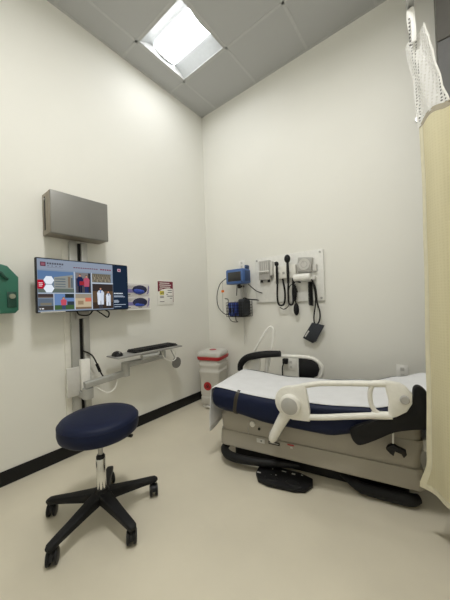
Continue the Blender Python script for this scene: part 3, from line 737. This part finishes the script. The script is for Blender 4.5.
D = [(1.050, .590), (1.050, .552), (1.115, .561), (1.165, .582), (1.211, .615), (1.238, .665), (1.238, .712), (1.215, .745), (1.185, .763), (1.13, .769), (1.055, .761), (1.055, .726)]
inner = [(1.058, .600), (1.128, .612), (1.131, .66), (1.118, .726), (1.064, .722), (1.050, .70), (1.048, .63)]
# loop in three solid pieces so the grip opening stays open
b.prism(P3([(1.115, .561), (1.165, .582), (1.211, .615), (1.236, .660), (1.238, .712), (1.215, .745), (1.185, .763), (1.115, .769), (1.116, .735), (1.131, .66), (1.128, .60)], VR+.018), (0, -.036, 0), .009)
b.tube([(1.145, VR, .752), (1.09, VR, .748), (1.055, VR, .742)], [.0185, .020, .020], 12, 4)
b.tube([(1.145, VR, .582), (1.09, VR, .574), (1.050, VR, .569)], [.02, .021, .021], 12, 4)
b.tube([(1.062, VR, .745), (1.046, VR, .70), (1.046, VR, .645), (1.062, VR, .60), (1.095, VR, .578)], .0125, 12, 6)
part('grip', b, CREAM, label='white rounded grip at the head end of the rail')
part('grip_button', lathev(MB(), [(0, VR-.031), (.018, VR-.031), (.022, VR-.026), (.022, VR-.018), (0, VR-.018)], 1.203, .681), GREYP)
h = part('hub', lathev(MB(), [(0, VR-.055), (.056, VR-.055), (.064, VR-.048), (.066, VR-.018), (0, VR-.018)], *hub), CREAM)
part('hub_cap', lathev(MB(), [(0, VR-.060), (.044, VR-.060), (.051, VR-.0555), (0, VR-.0555)], *hub), GREYP, h, 'grey round hub cap')
lv = MB(); lv.tube([(.592, VR+.005, .535), (.55, VR+.01, .47), (.498, VR+.012, .375), (.470, VR+.012, .318), (.466, VR+.02, .305)], [.040, .036, .031, .027, .018], 16, 5)
part('support_arm', lv, CREAM, label='white slanted arm below the hub')
part('rail_mount', MB().box((.44, VR+.02, .30), (.50, -.004, .345), .006), GREYP)
part('rail_mount', MB().box((.60, VR+.02, .50), (.64, -.08, .54), .005), GREYP)
PV = -.085
pad = MB()
pd = [(.934, .446), (.938, .415), (.952, .385), (.985, .372), (1.06, .414), (1.157, .478), (1.244, .508), (1.30, .528), (1.312, .60), (1.318, .678), (1.300, .728), (1.27, .748), (1.248, .730), (1.238, .667), (1.188, .600), (1.092, .545), (.96, .478)]
pp = catmull(P3(pd, PV), 3, True)
pad.prism(pp, (0, -.044, 0), .014); part('armrest_pad', pad, BLKSOFT, label='black padded armrest under the near rail')
c = part('hanging_clip', MB().prism(P3([(1.115, .355), (1.125, .375), (1.150, .392), (1.172, .378), (1.21, .366), (1.213, .345), (1.198, .325), (1.186, .344), (1.158, .352), (1.150, .325), (1.132, .335)], -.045), (0, -.03, 0), .004), BLACK, label='black clip hanging below the armrest')
part('cord', MB().tube([(1.153, -.06, .455), (1.150, -.06, .39)], .005, 8), WHITE, c)
part('head_bracket', MB().box((1.30, .03, .33), (1.42, .30, .40), .01), LGREY, label='pale metal bracket at the head end')

# far rail
VF = .625
b = MB()
b.prism(P3(arc(.045, .588, .092, 95, 268, 12)+[(.10, .495), (.115, .60), (.11, .682)], VF), (0, .032, 0), .009); part('side_rail_plate', b, CREAM)
b = MB(); b.tube([(.05, VF+.016, .678), (.20, VF+.016, .695), (.36, VF+.016, .700), (.52, VF+.016, .702), (.62, VF+.016, .690), (.675, VF+.016, .645), (.690, VF+.016, .60), (.675, VF+.016, .545), (.63, VF+.016, .510), (.50, VF+.016, .500), (.2, VF+.016, .488), (.04, VF+.016, .498)], .0165, 12, 5)
b.tube([(.485, VF+.016, .70), (.475, VF+.016, .50)], .012, 10); b.tube([(.19, VF+.016, .695), (.165, VF+.016, .49)], .020, 12)
part('side_rail', b, CREAM, label='white rounded far side rail')
b = MB(); b.prism(P3([(.488, .515), (.61, .522), (.65, .545), (.668, .60), (.652, .650), (.605, .682), (.490, .688)], VF-.006), (0, .036, 0), .006)
part('rail_panel', b, BLKSOFT, label='black panel in the far rail')
b = MB(); b.tube([(-.092, VF-.02, .535), (-.080, VF-.02, .600), (-.02, VF-.02, .662), (.08, VF-.02, .694), (.20, VF-.02, .715), (.328, VF-.02, .726)], [.026, .031, .033, .034, .033, .028], 14, 5)
part('armrest_pad', b, BLKSOFT, label='black padded armrest on the far rail')
b = MB(); b.tube([(.02, VF+.03, .66), (.06, VF+.03, .745), (.14, VF+.03, .875), (.195, VF+.03, .950), (.226, VF+.03, .972), (.250, VF+.03, .945), (.246, VF+.03, .86), (.215, VF+.03, .70), (.17, VF+.03, .52)], .0105, 10, 6)
part('grab_handle', b, WHITE, label='white looped grab handle rising above the far rail')
part('rail_mount', MB().box((.16, .495, .40), (.22, VF-.011, .44), .005), GREYP)
part('rail_mount', MB().box((.16, VF-.01, .40), (.2, VF+.02, .52), .005), GREYP)

# paper sheet (lies on the table)
Wm = Matrix.Translation((1.04, -1.057, 0)) @ Matrix.Rotation(BA, 4, 'Z')
pb = MB(); G = []
PV0, PV1 = -.055, .492
us = [-.031+.03*k for k in range(int((UEND+.015)/.03))]
rows = []
for k in range(8):                                  # the flap hanging over the foot end
    q = k/7; rows.append(('f', 1-q))
for u in us: rows.append(('t', u))
random.seed(3)
ph = [random.uniform(0, 6) for _ in range(6)]
for kind, a in rows:
    row = []
    for j in range(23):
        s = j/22; v = PV0+(PV1-PV0)*s
        if kind == 't':
            z = lerp(TOPZ, a)+.0035
            rz = lerp(TOPZ, a)
            if v < V0+.06: z -= .062-math.sqrt(max(.062**2-(V0+.062-v)**2, 0))
            z += .0012*(1+math.sin(a*17+ph[0]+v*5))+.001*(1+math.sin(v*23+a*9+ph[1]))
            if a < 0: z -= .012*(1-(a+.031)/.031)
            row.append((a, v, z))
        else:
            d = .325-.06*s+.006*math.sin(s*14)
            x = -.040-.018*a-.005*math.sin(a*3+s*6); z = .556-d*a
            row.append((x-.0, v-.012*(1-s)**3*min(1, a*2), z))
    G.append([Wm @ Vector(p) for p in row])
pb.grid(G); pb.open = True
o = obj('paper_sheet', pb, PAPER, None, angle=80)
tag(o, 'white paper sheet spread over the navy table top and hanging over its foot end', 'paper sheet')
sm = o.modifiers.new('thickness', 'SOLIDIFY'); sm.thickness = .001; sm.offset = 1

# foot control plate on the floor
F = [(.318, .0), (.322, -.09), (.36, -.150), (.43, -.165), (.60, -.148), (.665, -.122), (.700, -.055), (.690, .0), (.60, .03), (.40, .025)]
t = thing('foot_control', Wm @ Vector((.5, -.08, 0)), 'black foot pedal plate with small white symbols on the floor beside the table', 'foot control', None, BA)
def fp(P, z): return [Wm @ Vector((a, b, z)) for a, b in P]
obj('plate', MB().prism(fp(F, .004), (0, 0, .030), .009), BLKSOFT, t)
b = MB()
def mark(a, c, w, h):
    b.rings([fp([(a-w, c-h), (a+w, c-h), (a+w, c+h), (a-w, c+h)], .0342), fp([(a-w, c-h), (a+w, c-h), (a+w, c+h), (a-w, c+h)], .0352)])
for a, c, w, h in ((.345, -.11, .013, .005), (.42, -.035, .004, .004), (.46, -.09, .004, .004), (.50, -.03, .016, .004), (.565, -.03, .012, .007), (.62, -.02, .006, .005), (.58, -.10, .004, .004), (.59, -.14, .004, .004), (.43, -.10, .004, .004), (.36, -.01, .006, .003)): mark(a, c+.02, w, h)
obj('symbols', b, LGREY, t)
for a, c in ((.44, -.11), (.58, -.105)):
    b = MB(); b.rings([fp([(a+.045*math.cos(q*PI/10), c+.03*math.sin(q*PI/10)) for q in range(20)], .0342), fp([(a+.04*math.cos(q*PI/10), c+.026*math.sin(q*PI/10)) for q in range(20)], .040)])
    obj('pedal', b, BLACK, t)

# ------------------------------------------------------------------ curtain
P0 = Vector((2.325, -1.02, 0)); DV = Vector((.095, -.08, 0)).normalized(); NV = Vector((-DV.y, DV.x, 0))
t = thing('privacy_curtain', (2.40, -1.1, .26), 'cream privacy curtain with a white net top hanging at the right', 'curtain')
def cpos(s, z, amp=1.0):   # s metres along the curtain face; shallow folds, gathered beyond .19
    fold = .012*math.sin(s*34+.4)*amp
    if s > .20: return P0+DV*(.20+.25*(s-.20))+NV*(fold+.06*math.sin((s-.2)*22))+Vector((0, 0, z))
    return P0+DV*s+NV*fold+Vector((0, 0, z))
EDGE = [(.20, -.026), (.258, -.024), (.41, .010), (.81, .022), (1.44, .037), (1.78, .045), (2.04, .042)]
def sleft(z): return lerp(EDGE, z)
SM = .62
def ztop(q): return 2.035+.028*math.sin(min(q/.22, 1)*PI*.8) if q < .30 else 2.035+.01
g = MB(); G = []; UV = []
nz, ns = 60, 70
for i in range(nz+1):
    row = []; uvr = []
    for j in range(ns+1):
        q = (j/ns)**1.3; zt = ztop(q*SM/.62); z = .262+(zt-.262)*(i/nz)
        s = sleft(z)+(SM-sleft(z))*q
        row.append(cpos(s, z)); uvr.append((s*1.0, z*1.0))
    G.append(row); UV.append(uvr)
g.grid(G, UV); g.open = True
fab = fabric_mat(); net = net_mat()
obj('fabric', g, fab, t, angle=180)
hm = MB()
G = []; UV = []
for i in range(nz+1):
    z = .262+(2.035-.262)*i/nz; s0 = sleft(z)
    G.append([cpos(s0+d, z)-NV*.0012 for d in (-.001, .012, .024)]); UV.append([(s0, z), (s0+.01, z), (s0+.02, z)])
hm.grid(G, UV); hm.open = True
obj('side_hem', hm, mat('hem_cream', (.66, .62, .46), .7), t, angle=180)
hm = MB(); G = []; UV = []
for zz in (.2615, .290):
    G.append([cpos(sleft(.262)+(.3-sleft(.262))*j/40, zz)-NV*.0012 for j in range(41)]); UV.append([(j*.01, zz) for j in range(41)])
hm.grid(G, UV); hm.open = True
obj('bottom_hem', hm, MATS['hem_cream'], t, angle=180)
hm = MB(); G = []; UV = []
for dz in (-.014, .012):
    G.append([cpos(sleft(2.03)+(SM-sleft(2.03))*(j/ns)**1.3, ztop((j/ns)**1.3)+dz)-NV*.001 for j in range(ns+1)]); UV.append([(j*.01, dz) for j in range(ns+1)])
hm.grid(G, UV); hm.open = True
obj('seam', hm, mat('seam_taupe', (.36, .32, .24), .7), t, angle=180)
# net: left edge upright, right edge drops where it is off its hooks
NL = [(2.03, .040), (2.25, .020), (2.45, -.008), (2.49, -.012)]
NRr = [(2.02, .30), (2.05, .190), (2.16, .165), (2.306, .139), (2.40, .122), (2.462, .106), (2.50, .098)]
g = MB(); G = []; UV = []
for i in range(41):
    w = i/40; row = []; uvr = []
    for j in range(25):
        q = j/24
        zt = 2.478+.020*q if q < .55 else 2.489-.03*(q-.55)
        zb = ztop(q*.25) ; z = zb+(zt-zb)*w
        s = lerp(NL, z)*(1-q)+lerp(NRr, z)*q
        row.append(cpos(s, z, .5)+NV*(.008*math.sin(q*9+z*6))); uvr.append((s*1.4, z*1.4))
    G.append(row); UV.append(uvr)
g.grid(G, UV); g.open = True
n_ = obj('net', g, net, t, angle=180, label='white net panel')
b = MB(); b.tube([cpos(lerp(NRr, z), z, .5) for z in [2.06+.43*k/16 for k in range(17)]], .004, 6)
obj('net_edge', b, WHITE, n_)
# gathered tape, hook and chain that hold the net on the track
g = MB(); G = []; UV = []
for z, a, c in ((2.615, .022, .060), (2.585, .020, .066), (2.53, .026, .068), (2.50, .034, .070), (2.44, .040, .068)):
    G.append([P0+DV*(a+(c-a)*j/6)+NV*(-.014-.012*math.sin(PI*j/6))+Vector((0, 0, z)) for j in range(7)]); UV.append([(j*.01, z) for j in range(7)])
g.grid(G, UV); g.open = True
obj('heading_tape', g, mat('tape_white', (.78, .77, .74), .6), t, angle=180)
for k in range(8):
    p = P0+DV*.052+NV*-.032+Vector((0, 0, 2.555-.018*k)); obj('chain_bead', MB().sphere(p, .0042, seg=10), DGREY, t)
obj('carrier', MB().cyl(P0+DV*.042+NV*-.012+Vector((0, 0, 2.595)), P0+DV*.042+NV*-.012+Vector((0, 0, 2.618)), .010, seg=12), STEEL, t)
t = thing('curtain_track', (2.36, -1.6, 2.62), 'grey metal curtain track above the cream curtain', 'curtain track')
xt = (P0+DV*.042+NV*-.012).x
obj('rail', MB().box((xt-.016, FY+.001, 2.620), (xt+.016, -.014, 2.655), .003), STEEL, t)
obj('flange', MB().cyl((xt, -.0005, 2.637), (xt, -.013, 2.637), .032, seg=20), STEEL, t)
for yy in (-.6, -1.8, -2.6): obj('drop_rod', MB().cyl((xt, yy, 2.656), (xt, yy, H-.005), .007), STEEL, t)

# ------------------------------------------------------------------ world and view
w = bpy.data.worlds.new('world'); scn.world = w; w.use_nodes = True
w.node_tree.nodes['Background'].inputs[0].default_value = (.02, .02, .02, 1)
scn.view_settings.view_transform = 'Standard'; scn.view_settings.look = 'None'
scn.view_settings.gamma = 1; scn.view_settings.exposure = 0.17; scn.view_settings.use_curve_mapping = False
try:
    scn.cycles.use_denoising = True; scn.cycles.max_bounces = 10; scn.cycles.diffuse_bounces = 6
    scn.cycles.transparent_max_bounces = 16; scn.cycles.sample_clamp_indirect = 8
except Exception: pass
